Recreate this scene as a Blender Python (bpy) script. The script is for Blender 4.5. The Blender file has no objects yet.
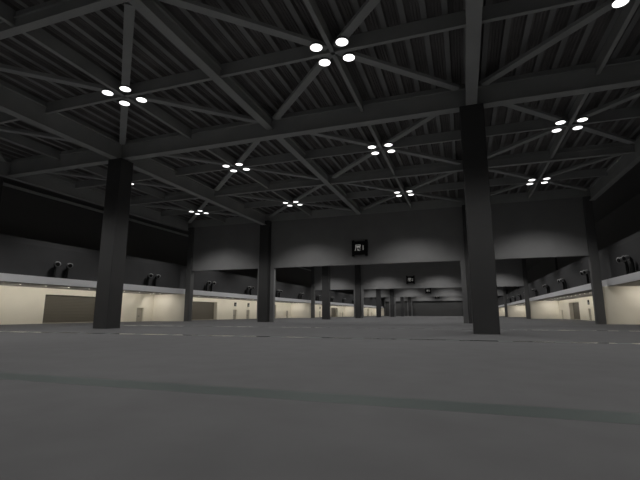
import bpy, math, random
from mathutils import Vector, Matrix
random.seed(5)
S = bpy.context.scene
COL = S.collection
R = math.radians

# ------------------------------------------------------------------ materials
def mat(name, rgb, rough=0.7, metal=0.0, noise=0.0, nscale=1.0, spec=0.3, bump=0.0):
    m = bpy.data.materials.new(name); m.use_nodes = True
    nt = m.node_tree; b = nt.nodes['Principled BSDF']
    b.inputs['Base Color'].default_value = (*rgb, 1)
    b.inputs['Roughness'].default_value = rough
    b.inputs['Metallic'].default_value = metal
    b.inputs['Specular IOR Level'].default_value = spec
    if noise or bump:
        tc = nt.nodes.new('ShaderNodeTexCoord')
        n = nt.nodes.new('ShaderNodeTexNoise'); n.inputs['Scale'].default_value = nscale
        n.inputs['Detail'].default_value = 5
        nt.links.new(tc.outputs['Object'], n.inputs['Vector'])
        if noise:
            mr = nt.nodes.new('ShaderNodeMapRange')
            mr.inputs['From Min'].default_value = 0.3; mr.inputs['From Max'].default_value = 0.7
            mr.inputs['To Min'].default_value = 1 - noise; mr.inputs['To Max'].default_value = 1 + noise
            nt.links.new(n.outputs['Fac'], mr.inputs['Value'])
            vm = nt.nodes.new('ShaderNodeVectorMath'); vm.operation = 'SCALE'
            vm.inputs[0].default_value = rgb
            nt.links.new(mr.outputs['Result'], vm.inputs['Scale'])
            nt.links.new(vm.outputs['Vector'], b.inputs['Base Color'])
        if bump:
            bp = nt.nodes.new('ShaderNodeBump'); bp.inputs['Strength'].default_value = bump
            nt.links.new(n.outputs['Fac'], bp.inputs['Height'])
            nt.links.new(bp.outputs['Normal'], b.inputs['Normal'])
    return m

def emis(name, rgb, strength):
    m = bpy.data.materials.new(name); m.use_nodes = True
    b = m.node_tree.nodes['Principled BSDF']
    b.inputs['Base Color'].default_value = (.8, .8, .8, 1)
    b.inputs['Emission Color'].default_value = (*rgb, 1)
    b.inputs['Emission Strength'].default_value = strength
    m.cycles.emission_sampling = 'NONE'
    return m

M = dict(
    floor=mat('concrete_floor', (.131, .131, .134), .75, noise=.07, nscale=.8, spec=.12),
    deck=mat('roof_deck', (.19, .18, .178), .6, noise=.2, nscale=.3),
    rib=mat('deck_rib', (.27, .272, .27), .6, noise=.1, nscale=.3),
    steel=mat('roof_steel', (.39, .40, .395), .6, noise=.08, nscale=.4),
    header=mat('partition_grey', (.272, .272, .274), .7, noise=.06, nscale=.35),
    column=mat('column_dark_grey', (.062, .062, .063), .6, noise=.05, nscale=.5),
    jamb=mat('jamb_grey', (.2, .2, .2), .6),
    edge=mat('edge_column_grey', (.12, .12, .12), .6),
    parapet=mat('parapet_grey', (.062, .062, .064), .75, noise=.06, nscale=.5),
    cap=mat('parapet_cap', (.2, .2, .2), .7),
    ledge=mat('ledge_white', (.84, .84, .86), .6),
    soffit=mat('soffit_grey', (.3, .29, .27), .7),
    white=mat('cream_wall', (.77, .735, .64), .7, noise=.03, nscale=.25),
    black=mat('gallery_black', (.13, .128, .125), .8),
    endwall=mat('end_partition', (.1, .1, .1), .7),
    shutter=mat('shutter_brown_grey', (.13, .12, .1), .55),
    frame=mat('door_frame_grey', (.42, .39, .34), .5),
    door=mat('door_grey', (.36, .34, .29), .5),
    strip=mat('trench_cover', (.085, .101, .097), .5, spec=.3),
    plate=mat('trench_plate', (.75, .75, .74), .12, metal=1),
    signblk=mat('sign_black', (.006, .006, .006), .5),
    nozzle=mat('nozzle_grey', (.3, .3, .3), .45),
    duct=mat('duct_dark', (.028, .028, .028), .6),
    mouth=mat('nozzle_mouth', (.008, .008, .008), .7),
    housing=mat('lamp_housing', (.06, .06, .06), .5),
    lamp=emis('lamp_lens', (1, .995, .98), 2.2),
    dl=emis('downlight_lens', (1, .95, .85), 1.6),
    glyph=emis('sign_letters', (1, .98, .92), .10),  # small glow added to the painted letters so they don't go too dim
    exitp=mat('exit_panel', (.35, .4, .38), .4),
)

# ------------------------------------------------------------------ mesh helpers
class MB:
    def __init__(s): s.v = []; s.f = []
    def box(s, x0, x1, y0, y1, z0, z1):
        b = len(s.v)
        s.v += [(x0,y0,z0),(x1,y0,z0),(x1,y1,z0),(x0,y1,z0),(x0,y0,z1),(x1,y0,z1),(x1,y1,z1),(x0,y1,z1)]
        s.f += [tuple(b+i for i in q) for q in ((0,3,2,1),(4,5,6,7),(0,1,5,4),(1,2,6,5),(2,3,7,6),(3,0,4,7))]
        return s
    def prism(s, poly, axis, a0, a1):
        """extrude a closed 2-D outline along an axis ('x': poly in (y,z); 'y': poly in (x,z))"""
        b = len(s.v); n = len(poly)
        for a in (a0, a1):
            for (u, w) in poly:
                s.v.append((a, u, w) if axis == 'x' else (u, a, w))
        s.f.append(tuple(b+i for i in range(n))); s.f.append(tuple(b+n+i for i in reversed(range(n))))
        for i in range(n):
            j = (i+1) % n
            s.f.append((b+i, b+n+i, b+n+j, b+j))
        return s
    def bar(s, p0, p1, w, z0, z1):
        """horizontal plank from p0 to p1 (xy), width w, from z0 to z1"""
        d = (Vector(p1) - Vector(p0)); d.normalize(); n = Vector((-d.y, d.x)) * w / 2
        c = [Vector(p0)-n, Vector(p1)-n, Vector(p1)+n, Vector(p0)+n]
        b = len(s.v)
        s.v += [(q.x, q.y, z0) for q in c] + [(q.x, q.y, z1) for q in c]
        s.f += [tuple(b+i for i in q) for q in ((0,3,2,1),(4,5,6,7),(0,1,5,4),(1,2,6,5),(2,3,7,6),(3,0,4,7))]
        return s
    def cyl(s, x, y, z0, z1, r0, r1=None, n=24):
        r1 = r0 if r1 is None else r1; b = len(s.v)
        for z, r in ((z0, r0), (z1, r1)):
            s.v += [(x+r*math.cos(2*math.pi*i/n), y+r*math.sin(2*math.pi*i/n), z) for i in range(n)]
        s.f.append(tuple(b+i for i in reversed(range(n)))); s.f.append(tuple(b+n+i for i in range(n)))
        for i in range(n):
            j = (i+1) % n; s.f.append((b+i, b+j, b+n+j, b+n+i))
        return s
    def tube(s, pts, radii, n=14, cap=True):
        """swept ring along pts lying in any plane"""
        b = len(s.v); pts = [Vector(p) for p in pts]
        up = Vector((0, 1, 0))
        for k, p in enumerate(pts):
            t = pts[min(k+1, len(pts)-1)] - pts[max(k-1, 0)]; t.normalize()
            u = up - t * up.dot(t); u.normalize(); w = t.cross(u)
            for i in range(n):
                a = 2*math.pi*i/n
                q = p + (u*math.cos(a) + w*math.sin(a)) * radii[k]
                s.v.append(tuple(q))
        for k in range(len(pts)-1):
            for i in range(n):
                j = (i+1) % n
                s.f.append((b+k*n+i, b+k*n+j, b+(k+1)*n+j, b+(k+1)*n+i))
        if cap:
            s.f.append(tuple(b+i for i in reversed(range(n))))
            s.f.append(tuple(b+(len(pts)-1)*n+i for i in range(n)))
        return s
    def build(s, name, m, parent=None, loc=(0,0,0), smooth=False):
        me = bpy.data.meshes.new(name); me.from_pydata(s.v, [], s.f)
        me.validate(); me.update()
        import bmesh
        bm = bmesh.new(); bm.from_mesh(me); bmesh.ops.recalc_face_normals(bm, faces=bm.faces); bm.to_mesh(me); bm.free()
        me.materials.append(M[m])
        if smooth:
            for p in me.polygons: p.use_smooth = True
        o = bpy.data.objects.new(name, me); o.location = loc
        if parent: o.parent = parent
        COL.objects.link(o); return o

def tag(o, label, cat, group=None):
    o['label'] = label; o['category'] = cat; o['kind'] = 'thing'
    if group: o['group'] = group
    return o
def struct(o):
    o['kind'] = 'structure'; return o
def empty(name, loc=(0,0,0), rz=0):
    o = bpy.data.objects.new(name, None); o.location = loc; o.rotation_euler = (0,0,rz); o.empty_display_size = .3
    COL.objects.link(o); return o
def copy_tree(o, parent=None):
    c = o.copy(); COL.objects.link(c)
    if parent: c.parent = parent
    for ch in list(o.children): copy_tree(ch, c)
    return c

# ------------------------------------------------------------------ layout
# x: across the hall (columns at 0 and 40), y: down the row of halls (portal walls at 40, 120, 200, 280)
CX = 20.0
YB, YE = -40.0, 281.5
PORT = [40, 120, 200, 280]
DECK = 22.35; TOP = 21.87
HALL = ['first', 'second', 'third', 'fourth']

# floor and trench strips
struct(MB().box(-29.5, 69.5, YB-.5, YE+.5, -.4, 0).build('floor', 'floor'))
k = 1
for y in (-29.5, -10, 10, 30, 50):
    t = struct(MB().box(-19.5, 59.5, y-.42, y+.42, .0, .002).build('trim_%d' % k, 'strip')); k += 1
    if y in (-10, 10):
        mb = MB(); x = -19
        while x < 58:
            mb.box(x, x+2.2, y-.36, y+.36, .002, .004); x += 3
        mb.build('cover_plate', 'plate', t)

# corrugated roof deck
prof = []; x = -20.0; P = 80/56
while x < 59.99:
    prof += [(x, DECK+.36), (x+.18, DECK+.36), (x+.23, DECK+.28), (x+.28, DECK+.36), (x+.38, DECK+.36), (x+.43, DECK+.28), (x+.48, DECK+.36), (x+.6, DECK+.36), (x+.65, DECK+.28), (x+.7, DECK+.36), (x+.86, DECK+.36), (x+.94, DECK), (x+1.34, DECK)]
    x += P
prof.append((60.0, DECK+.36))
mb = MB()
n = len(prof)
for y in (YB, YE): mb.v += [(px, y, pz) for px, pz in prof]
for i in range(n-1): mb.f.append((i, i+1, n+i+1, n+i))
b = len(mb.v)
mb.v += [(-20, YB, 23.2), (60, YB, 23.2), (60, YE, 23.2), (-20, YE, 23.2)]; mb.f.append((b, b+1, b+2, b+3))
ceil = struct(mb.build('ceiling', 'deck'))
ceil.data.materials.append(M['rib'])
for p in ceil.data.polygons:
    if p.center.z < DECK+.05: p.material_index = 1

# gallery shells: side walls, ledge, parapet, dark clerestory
SHUT = lambda c: [(c-25.5, c-14), (c+14, c+25.5)]
DOORS = lambda c: [(c-37, c-35.1), (c-5.2, c-3.1), (c+3.1, c+5.2), (c+35.1, c+37)]
HS, HD, REC, RECD = 4.85, 2.88, 1.2, .45
for side, nm in ((-1, 'left'), (1, 'right')):
    X = lambda d: CX + side*d           # d = distance from the hall's centre line
    def bx(mb, d0, d1, y0, y1, z0, z1):
        a, c = sorted((X(d0), X(d1))); mb.box(a, c, y0, y1, z0, z1)
    mb = MB(); ops = []
    for c in (0, 80, 160, 240):
        ops += [(a, b_, HS, REC) for a, b_ in SHUT(c)] + [(a, b_, HD, RECD) for a, b_ in DOORS(c)]
    ops.sort(); y = YB
    for a, b_, hh, dp in ops:
        bx(mb, 48, 49.4, y, a, 0, 5.9); bx(mb, 48, 49.4, a, b_, hh, 5.9); bx(mb, 48+dp, 49.4, a, b_, 0, hh); y = b_
    bx(mb, 48, 49.4, y, YE, 0, 5.9)
    for yp in [YB]+PORT:                # return walls that close each hall under the gallery
        if yp == YB: bx(mb, 39.3, 48, yp, yp+.6, 0, 5.9)
        else:
            bx(mb, 41.2, 48, yp, yp+.8, 0, 5.9); bx(mb, 39.3, 41.2, yp-.1, yp+.9, 0, 5.9)
    struct(mb.build('wall_'+nm, 'white'))
    mb = MB(); bx(mb, 40, 49.4, YB, YE, 5.93, 7.0)
    struct(mb.build('trim_%d' % (10 if side < 0 else 11), 'ledge'))
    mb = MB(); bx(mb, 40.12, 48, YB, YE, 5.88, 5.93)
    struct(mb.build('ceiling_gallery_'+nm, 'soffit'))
    d = lambda q: X(q)
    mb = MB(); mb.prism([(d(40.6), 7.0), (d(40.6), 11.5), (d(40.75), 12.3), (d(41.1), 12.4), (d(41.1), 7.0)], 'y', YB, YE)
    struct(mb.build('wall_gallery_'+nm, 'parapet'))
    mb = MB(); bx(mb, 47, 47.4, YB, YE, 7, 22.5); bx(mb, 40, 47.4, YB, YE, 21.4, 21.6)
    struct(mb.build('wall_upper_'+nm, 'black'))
    if side < 0:
        mb = MB(); bx(mb, 42.9, 43.3, YB, YE, 19.75, 20.1)
        struct(mb.build('trim_12', 'steel'))

# back and far end
struct(MB().box(-29, 69, YB-.9, YB, 0, 23.2).build('wall_back', 'header'))
mb = MB().box(-29, 69, YE-.5, YE+.5, 0, 23.2)
for xx in range(-15, 60, 5): mb.box(xx-.03, xx+.03, YE-.54, YE-.5, 0, 10.9)
struct(mb.build('wall_end', 'endwall'))

# ------------------------------------------------------------------ portal walls, jambs
for i, yp in enumerate(PORT):
    for x0, x1, j0, j1 in ((-18.0, -1.03, 0, .82), (1.03, 38.97, .82, .82), (41.03, 58.0, .82, 0)):
        mb = MB().box(x0, x1, yp-.1, yp+.7, 10.95, 20.75)
        if j0: mb.box(x0, x0+j0, yp-.1, yp+.7, 0, 10.95)
        if j1: mb.box(x1-j1, x1, yp-.1, yp+.7, 0, 10.95)
        struct(mb.build('wall_header', 'header'))
    struct(MB().box(-19.6, 59.6, yp-.25, yp+.85, 20.75, DECK).build('trim_%d' % (20+i), 'steel'))

# ------------------------------------------------------------------ columns
def column(cx, cy, w, ztop, label, group, m='column'):
    mb = MB(); h = w/2; c = .06
    pts = [(-h+c,-h),(h-c,-h),(h,-h+c),(h,h-c),(h-c,h),(-h+c,h),(-h,h-c),(-h,-h+c)]
    b = len(mb.v)
    for z in (0, ztop): mb.v += [(px, py, z) for px, py in pts]
    mb.f += [tuple(range(8)), tuple(range(15, 7, -1))] + [(i, (i+1) % 8, 8+(i+1) % 8, 8+i) for i in range(8)]
    o = mb.build('concrete_column', m, None, (cx, cy, 0))
    return tag(o, label, 'column', group)
rowname = {0: 'left', 40: 'right'}
for cx in (0, 40):
    for y in range(0, 281, 40):
        s = rowname[cx]
        if y == 0: lb = 'thick dark grey square column, the nearest one in the %s row' % s
        elif y in PORT: lb = 'dark grey square column in the %s row carrying the %s hanging grey wall' % (s, HALL[PORT.index(y)])
        else: lb = 'dark grey free-standing column in the %s row, midway between the %s and %s hanging walls' % (s, HALL[(y-40)//80], HALL[(y-40)//80+1])
        if y in PORT: column(cx, y-.35, 2.0, 20.72, lb, 'large hall columns')
        else: column(cx, y, 2.0, 19.8, lb, 'large hall columns')
for side, nm in ((-1, 'left'), (1, 'right')):
    for i, y in enumerate(PORT):
        column(CX+side*38.65, y+.1, 1.24, 20.72, 'slim grey column at the %s end of the %s hanging grey wall' % (nm, HALL[i]), 'slim wall columns', 'edge')
    for i, y in enumerate((0, 80, 160)):
        o = MB().box(-.22, .22, -.22, .22, 12.4, 19.8).build('gallery_post', 'parapet', None, (CX+side*40.85, y, 0))
        tag(o, 'thin dark post on top of the %s gallery parapet, middle of the %s hall' % (nm, HALL[i]), 'post', 'gallery posts')

# ------------------------------------------------------------------ roof steel of the first hall
def ibeam(p0, p1, wf, z0, z1, wweb, name, m='steel'):
    mb = MB(); mb.bar(p0, p1, wf, z0, z0+.09); mb.bar(p0, p1, wweb, z0+.09, DECK)
    if z1 == TOP: mb.bar(p0, p1, wf*.8, z1-.07, z1)
    return mb.build(name, m)
ZM, ZI, ZS = 19.98, 20.82, 21.2
for x, lb in ((0, 'wide steel girder running lengthwise over the left row of columns'), (40, 'wide steel girder running lengthwise over the right row of columns')):
    tag(ibeam((x, YB), (x, 38.6), .95, ZM-.18, TOP, .3, 'main_girder'), lb, 'beam', 'main roof girders')
tag(ibeam((-20, 0), (60, 0), .95, ZM, TOP, .3, 'main_girder'), 'wide steel girder crossing the hall over the two nearest columns', 'beam', 'main roof girders')
for side, nm in ((-1, 'left'), (1, 'right')):
    x = CX+side*39.1
    tag(ibeam((x, YB), (x, 38.9), .8, ZM-.18, TOP, .24, 'edge_girder'), 'deep steel edge girder along the %s side of the roof above the dark gallery' % nm, 'beam', 'roof edge girders')
tag(ibeam((20, YB), (20, 39.7), .8, ZI, TOP, .25, 'roof_beam'), 'medium steel beam running lengthwise along the middle of the ceiling', 'beam', 'medium roof beams')
for y, lb in ((-20, 'medium steel crossbeam between the camera and the nearest lamp clusters'), (20, 'medium steel crossbeam halfway between the two nearest columns and the first hanging wall')):
    tag(ibeam((-19.6, y), (59.6, y), .6, ZI+.05, TOP, .2, 'roof_beam'), lb, 'beam', 'medium roof beams')
for x, lb in ((-10, 'slim lengthwise beam nearest the left gallery'), (10, 'slim lengthwise beam through the lamp clusters just right of the left columns'), (30, 'slim lengthwise beam through the lamp clusters just left of the right columns'), (50, 'slim lengthwise beam nearest the right gallery')):
    tag(ibeam((x, YB), (x, 39.7), .32, ZS, DECK, .14, 'roof_beam'), lb, 'beam', 'slim roof beams')
for y, lb in ((-30, 'slim crossbeam of the lamp row right above the camera'), (-10, 'slim crossbeam through the nearest row of lamp clusters'), (10, 'slim crossbeam through the second row of lamp clusters'), (30, 'slim crossbeam through the row of lamp clusters by the first hanging wall')):
    tag(ibeam((-19.6, y), (59.6, y), .32, ZS, DECK, .14, 'roof_beam'), lb, 'beam', 'slim roof beams')

# clusters: name of each one as it can be found in the photo
ROWN = {-30: 'lamp row above the camera', -10: 'nearest lamp row', 10: 'second lamp row', 30: 'lamp row by the wall'}
CLN = {-10: 'leftmost', 10: 'second-from-left', 30: 'third-from-left', 50: 'rightmost'}
def cname(x, y): return '%s cluster, %s' % (CLN[x], ROWN[y])
CORN = {(-1,-1): 'near left', (1,-1): 'near right', (-1,1): 'far left', (1,1): 'far right'}
for cx in (-10, 10, 30, 50):
    for cy in (-30, -10, 10, 30):
        for (sx, sy), cn in CORN.items():
            if cy == -30 and sy < 0: continue
            p0 = (cx+sx*.35, cy+sy*.35); q = 8.2 if cx*sx in (10, 50) and (cx, sx) in ((-10, -1), (50, 1)) else 8.9; p1 = (cx+sx*q, cy+sy*q)
            mb = MB().bar(p0, p1, .66, 21.42, 21.7).bar(p0, p1, .12, 21.7, 21.9)
            tag(mb.build('diagonal_brace', 'steel'), 'steel brace toward the %s from the %s' % (cn, cname(cx, cy)), 'brace', 'diagonal roof braces')

# ------------------------------------------------------------------ high bay lamps
proto = empty('high_bay_lamp')
MB().cyl(0, 0, .012, .16, .5, .44).build('housing', 'housing', proto)
MB().cyl(0, 0, 0, .02, .455).build('diffuser', 'lamp', proto)
first = True
for cy in (-10, 10, 30):
    for cx in (-10, 10, 30, 50):
        for (sx, sy), cn in CORN.items():
            if cx == -10 and cy == -10: continue
            o = proto if first else copy_tree(proto); first = False
            o.location = (cx+sx, cy+sy, 21.26)
            tag(o, 'round ceiling lamp, %s of four, %s' % (cn, cname(cx, cy)), 'lamp', 'ceiling lamps of the first hall')

def spot(name, loc, power, size, blend, radius, col=(1, .985, .96), rot=(0,0,0)):
    l = bpy.data.lights.new(name, 'SPOT'); l.energy = power; l.spot_size = R(size); l.spot_blend = blend
    l.shadow_soft_size = radius; l.color = col
    o = bpy.data.objects.new(name, l); o.location = loc; o.rotation_euler = rot; COL.objects.link(o); return o
PW = 4500
for cx in (-10, 10, 30, 50):
    for cy in range(-30, 280, 20):
        if cy < 40 or cy in (110, 190, 270):
            for sx in (-1, 1):
                for sy in (-1, 1): spot('lamp_light', (cx+sx, cy+sy, 21.2), PW/4, 121, .5, .2)
        else:
            spot('lamp_light', (cx, cy, 21.2), PW, 121, .5, .3)

# ------------------------------------------------------------------ soffit downlights washing the side walls
NTH = 'first second third fourth fifth sixth seventh eighth ninth tenth eleventh twelfth thirteenth fourteenth fifteenth sixteenth seventeenth eighteenth nineteenth twentieth'.split()
dproto = MB().cyl(0, 0, -.03, 0, .13, n=12).build('downlight', 'dl')
first = True
for side, nm in ((-1, 'left'), (1, 'right')):
    y = 2.0 if side < 0 else 38.0
    while y < 199:
        h = 0 if y < 40 else (1 if y < 120 else 2)
        if min(abs(y-p) for p in PORT) > 2.5:
            o = dproto if first else dproto.copy()
            if not first: COL.objects.link(o)
            first = False
            o.location = (CX+side*43, y, 5.88)
            tag(o, 'small downlight, %s soffit of the %s hall, %s counted back from its end wall' % (nm, HALL[h], NTH[int(round((PORT[h]-6-y)/4))]), 'downlight', '%s soffit downlights, %s hall' % (nm, HALL[h]))
        y += 4
    y = -38.0
    while y < 280:
        if min(abs(y-p) for p in PORT) > 2.5:
            spot('soffit_light', (CX+side*43, y, 5.8), 420, 160, .8, .3, (1, .94, .835), (0, R(58)*side*-1, 0))
        y += 4

for side, nm in ((-1, 'left'), (1, 'right')):      # pair in front of each return wall
    for i, yp in enumerate(PORT):
        for d, w in ((43.6, 'nearer the hall'), (46.2, 'nearer the side wall')):
            spot('soffit_light', (CX+side*d, yp-3.2, 5.8), 360, 165, 1.0, .4, (1, .94, .86), (R(36), 0, 0))
            if i < 3:
                o = dproto.copy(); COL.objects.link(o); o.location = (CX+side*d, yp-3.2, 5.88)
                tag(o, 'downlight facing the %s end wall of the %s hall, %s' % (nm, HALL[i], w), 'downlight', 'end wall downlights')

# ------------------------------------------------------------------ shutters, doors, exit panels
def shutter(side, a, b_, label):
    y = (a+b_)/2; w = (b_-a)
    r = empty('roller_shutter', (CX+side*(48+REC-.12), y, 0), R(90) if side < 0 else R(-90))
    # local: x along the wall, -y towards the hall
    mb = MB(); z = .1; pr = []
    while z < HS-.3:
        pr += [(-.02, z), (-.07, z+.05), (-.07, z+.2), (-.02, z+.25)]; z += .27
    pr = [(.06, .1)] + pr + [(-.02, HS-.02), (.06, HS-.02)]
    pr2 = [(p[0], p[1]) for p in pr]
    mb.prism(pr2, 'x', -w/2+.12, w/2-.12); mb.build('curtain', 'shutter', r)
    MB().box(-w/2+.1, w/2-.1, -.1, .05, 0, .12).build('bottom_bar', 'frame', r)
    for s in (-1, 1):
        MB().box(s*(w/2-.06)-.06, s*(w/2-.06)+.06, -.14, .08, 0, HS-.01).build('guide_rail', 'frame', r)
    tag(r, label, 'shutter', 'roller shutters in the cream side walls')
def door(side, a, b_, label):
    y = (a+b_)/2; w = (b_-a)
    r = empty('steel_door', (CX+side*(48+RECD-.1), y, 0), R(90) if side < 0 else R(-90))
    mb = MB().box(-w/2, -w/2+.1, -.12, .06, 0, HD).box(w/2-.1, w/2, -.12, .06, 0, HD).box(-w/2+.1, w/2-.1, -.12, .06, HD-.12, HD)
    mb.build('door_frame', 'frame', r)
    for s in (-1, 1):
        x0, x1 = sorted((s*.01, s*(w/2-.1)))
        lf = MB().box(x0, x1, -.05, .03, .01, HD-.12).build('door_leaf', 'door', r)
        hx = s*.14
        MB().box(hx-.03, hx+.03, -.1, -.05, .95, 1.25).build('handle', 'housing', lf)
    tag(r, label, 'door', 'double doors in the cream side walls')
def exitsign(side, y, label):
    r = empty('wall_sign', (CX+side*47.99, y, 3.9), R(90) if side < 0 else R(-90))
    MB().box(-.55, .55, -.16, 0, 0, 1.15).build('sign_box', 'duct', r)
    MB().box(.02, .42, -.18, -.16, .18, .62).build('sign_face', 'exitp', r)
    tag(r, label, 'sign', 'dark box signs above the side doors')
ORD = {-1: 'left', 1: 'right'}
for side in (-1, 1):
    for i, c in enumerate((0, 80, 160)):
        sh = SHUT(c); dr = DOORS(c)
        for j, (a, b_) in enumerate(sh):
            if side > 0 and b_ < 40: continue
            if b_ < 5: continue
            shutter(side, a, b_, 'brown-grey roller shutter in the %s cream wall of the %s hall, %s one' % (ORD[side], HALL[i], ('nearer', 'farther')[j]))
        for j, (a, b_) in enumerate(dr):
            if side > 0 and b_ < 44: continue
            if b_ < 1: continue
            where = ('just past the hall entrance', 'nearer one under dark box signs', 'farther one under dark box signs', 'close to the far corner')[j]
            door(side, a, b_, 'grey double door, %s cream wall, %s hall, %s' % (ORD[side], HALL[i], where))
        for q, w in ((c-4.15, 'nearer'), (c+4.15, 'farther')):
            if side > 0 and q < 40: continue
            if q < 5 and i == 0: continue
            exitsign(side, q, 'dark box sign above the %s of two middle doors, %s wall of the %s hall' % (w, ORD[side], HALL[i]))

# ------------------------------------------------------------------ air nozzles on the ledges
np_ = empty('air_nozzle')
# local: +x points into the hall
path = [(-.1, 0, 0), (-.1, 0, .5), (-.1, 0, 1.1), (-.07, 0, 1.5), (.05, 0, 1.85), (.25, 0, 2.05), (.5, 0, 2.1)]
MB().tube(path, [.2, .2, .2, .2, .21, .23, .25]).build('duct', 'duct', np_, smooth=True)
head = MB().tube([(.38, 0, 2.12), (.45, 0, 2.11), (.6, 0, 2.08), (.8, 0, 2.03), (1.02, 0, 1.97)], [.2, .33, .37, .33, .44], n=18).build('nozzle_head', 'nozzle', np_, smooth=True)
MB().tube([(1.0, 0, 1.975), (1.03, 0, 1.967)], [.3, .3], n=18).build('mouth', 'mouth', head)
MB().tube([(-.1, 0, 0), (-.1, 0, .1)], [.3, .3]).build('flange', 'duct', np_)
first = True
for side, nm in ((-1, 'left'), (1, 'right')):
    for c in range(10, 200, 20):
        if side > 0 and c < 30: continue
        i = 0 if c < 40 else (1 if c < 120 else 2)
        pos = {0: {10: 'nearer pair', 30: 'pair by the hanging wall'}, 1: {50: 'first', 70: 'second', 90: 'third', 110: 'fourth'}, 2: {130: 'first', 150: 'second', 170: 'third', 190: 'fourth'}}[i][c]
        if i: pos += ' pair'
        for s, w in ((-1, 'nearer'), (1, 'farther')):
            o = np_ if first else copy_tree(np_); first = False
            o.location = (CX+side*40.46 + (0.1 if side < 0 else -.1) - side*.1, c+s*1.05, 7.0)
            o.location.x = CX + side*40.15
            o.rotation_euler = (0, 0, (0 if side < 0 else math.pi) + R(-22 if side < 0 else 22))
            tag(o, 'curved air nozzle, %s ledge, %s hall, %s of the %s' % (nm, HALL[i], w, pos), 'air nozzle', 'air nozzles on the gallery ledges')

# ------------------------------------------------------------------ hanging hall signs
for i, yp in enumerate(PORT):
    r = empty('hall_sign', (20, yp-.32, 14.07))
    MB().box(-1.3, 1.3, -.12, .1, -1.3, 1.3).build('panel', 'signblk', r)
    for s in (-1, 1):
        MB().box(s*1.3-.24, s*1.3+.24, -.16, .14, -1.55, 1.55).build('side_post', 'signblk', r)
    cu = bpy.data.curves.new('lettering', 'FONT'); cu.body = '\u5c55%d' % (i+1); cu.size = 1.35
    cu.align_x = 'CENTER'; cu.align_y = 'CENTER'; cu.extrude = .01; cu.offset = .012
    tmp = bpy.data.objects.new('tmp', cu); COL.objects.link(tmp); bpy.context.view_layer.update()
    tm = bpy.data.meshes.new_from_object(tmp.evaluated_get(bpy.context.evaluated_depsgraph_get()))
    bpy.data.objects.remove(tmp)
    t = bpy.data.objects.new('lettering', tm); t.rotation_euler = (R(90), 0, 0); t.location = (0, -.14, 0); t.parent = r
    tm.materials.clear(); tm.materials.append(M['glyph']); COL.objects.link(t)
    tag(r, 'black square sign with pale lettering and the number %d on the %s hanging wall' % (i+1, HALL[i]), 'sign', 'numbered hall signs')

# ------------------------------------------------------------------ world, camera, colour
w = bpy.data.worlds.new('World'); S.world = w; w.use_nodes = True
w.node_tree.nodes['Background'].inputs[0].default_value = (0, 0, 0, 1)
cam = bpy.data.cameras.new('Camera'); cam.sensor_fit = 'VERTICAL'; cam.angle = R(60); cam.clip_end = 1000
co = bpy.data.objects.new('Camera', cam); co.location = (38.418, -37.571, 1.6)
co.rotation_euler = (R(90+10.08), 0, R(18.944)); COL.objects.link(co); S.camera = co
S.view_settings.view_transform = 'Standard'; S.view_settings.look = 'None'
S.view_settings.gamma = 1; S.view_settings.use_curve_mapping = False; S.view_settings.exposure = 0
S.cycles.max_bounces = 8; S.cycles.diffuse_bounces = 5; S.cycles.use_denoising = True
S.cycles.caustics_reflective = False; S.cycles.caustics_refractive = False
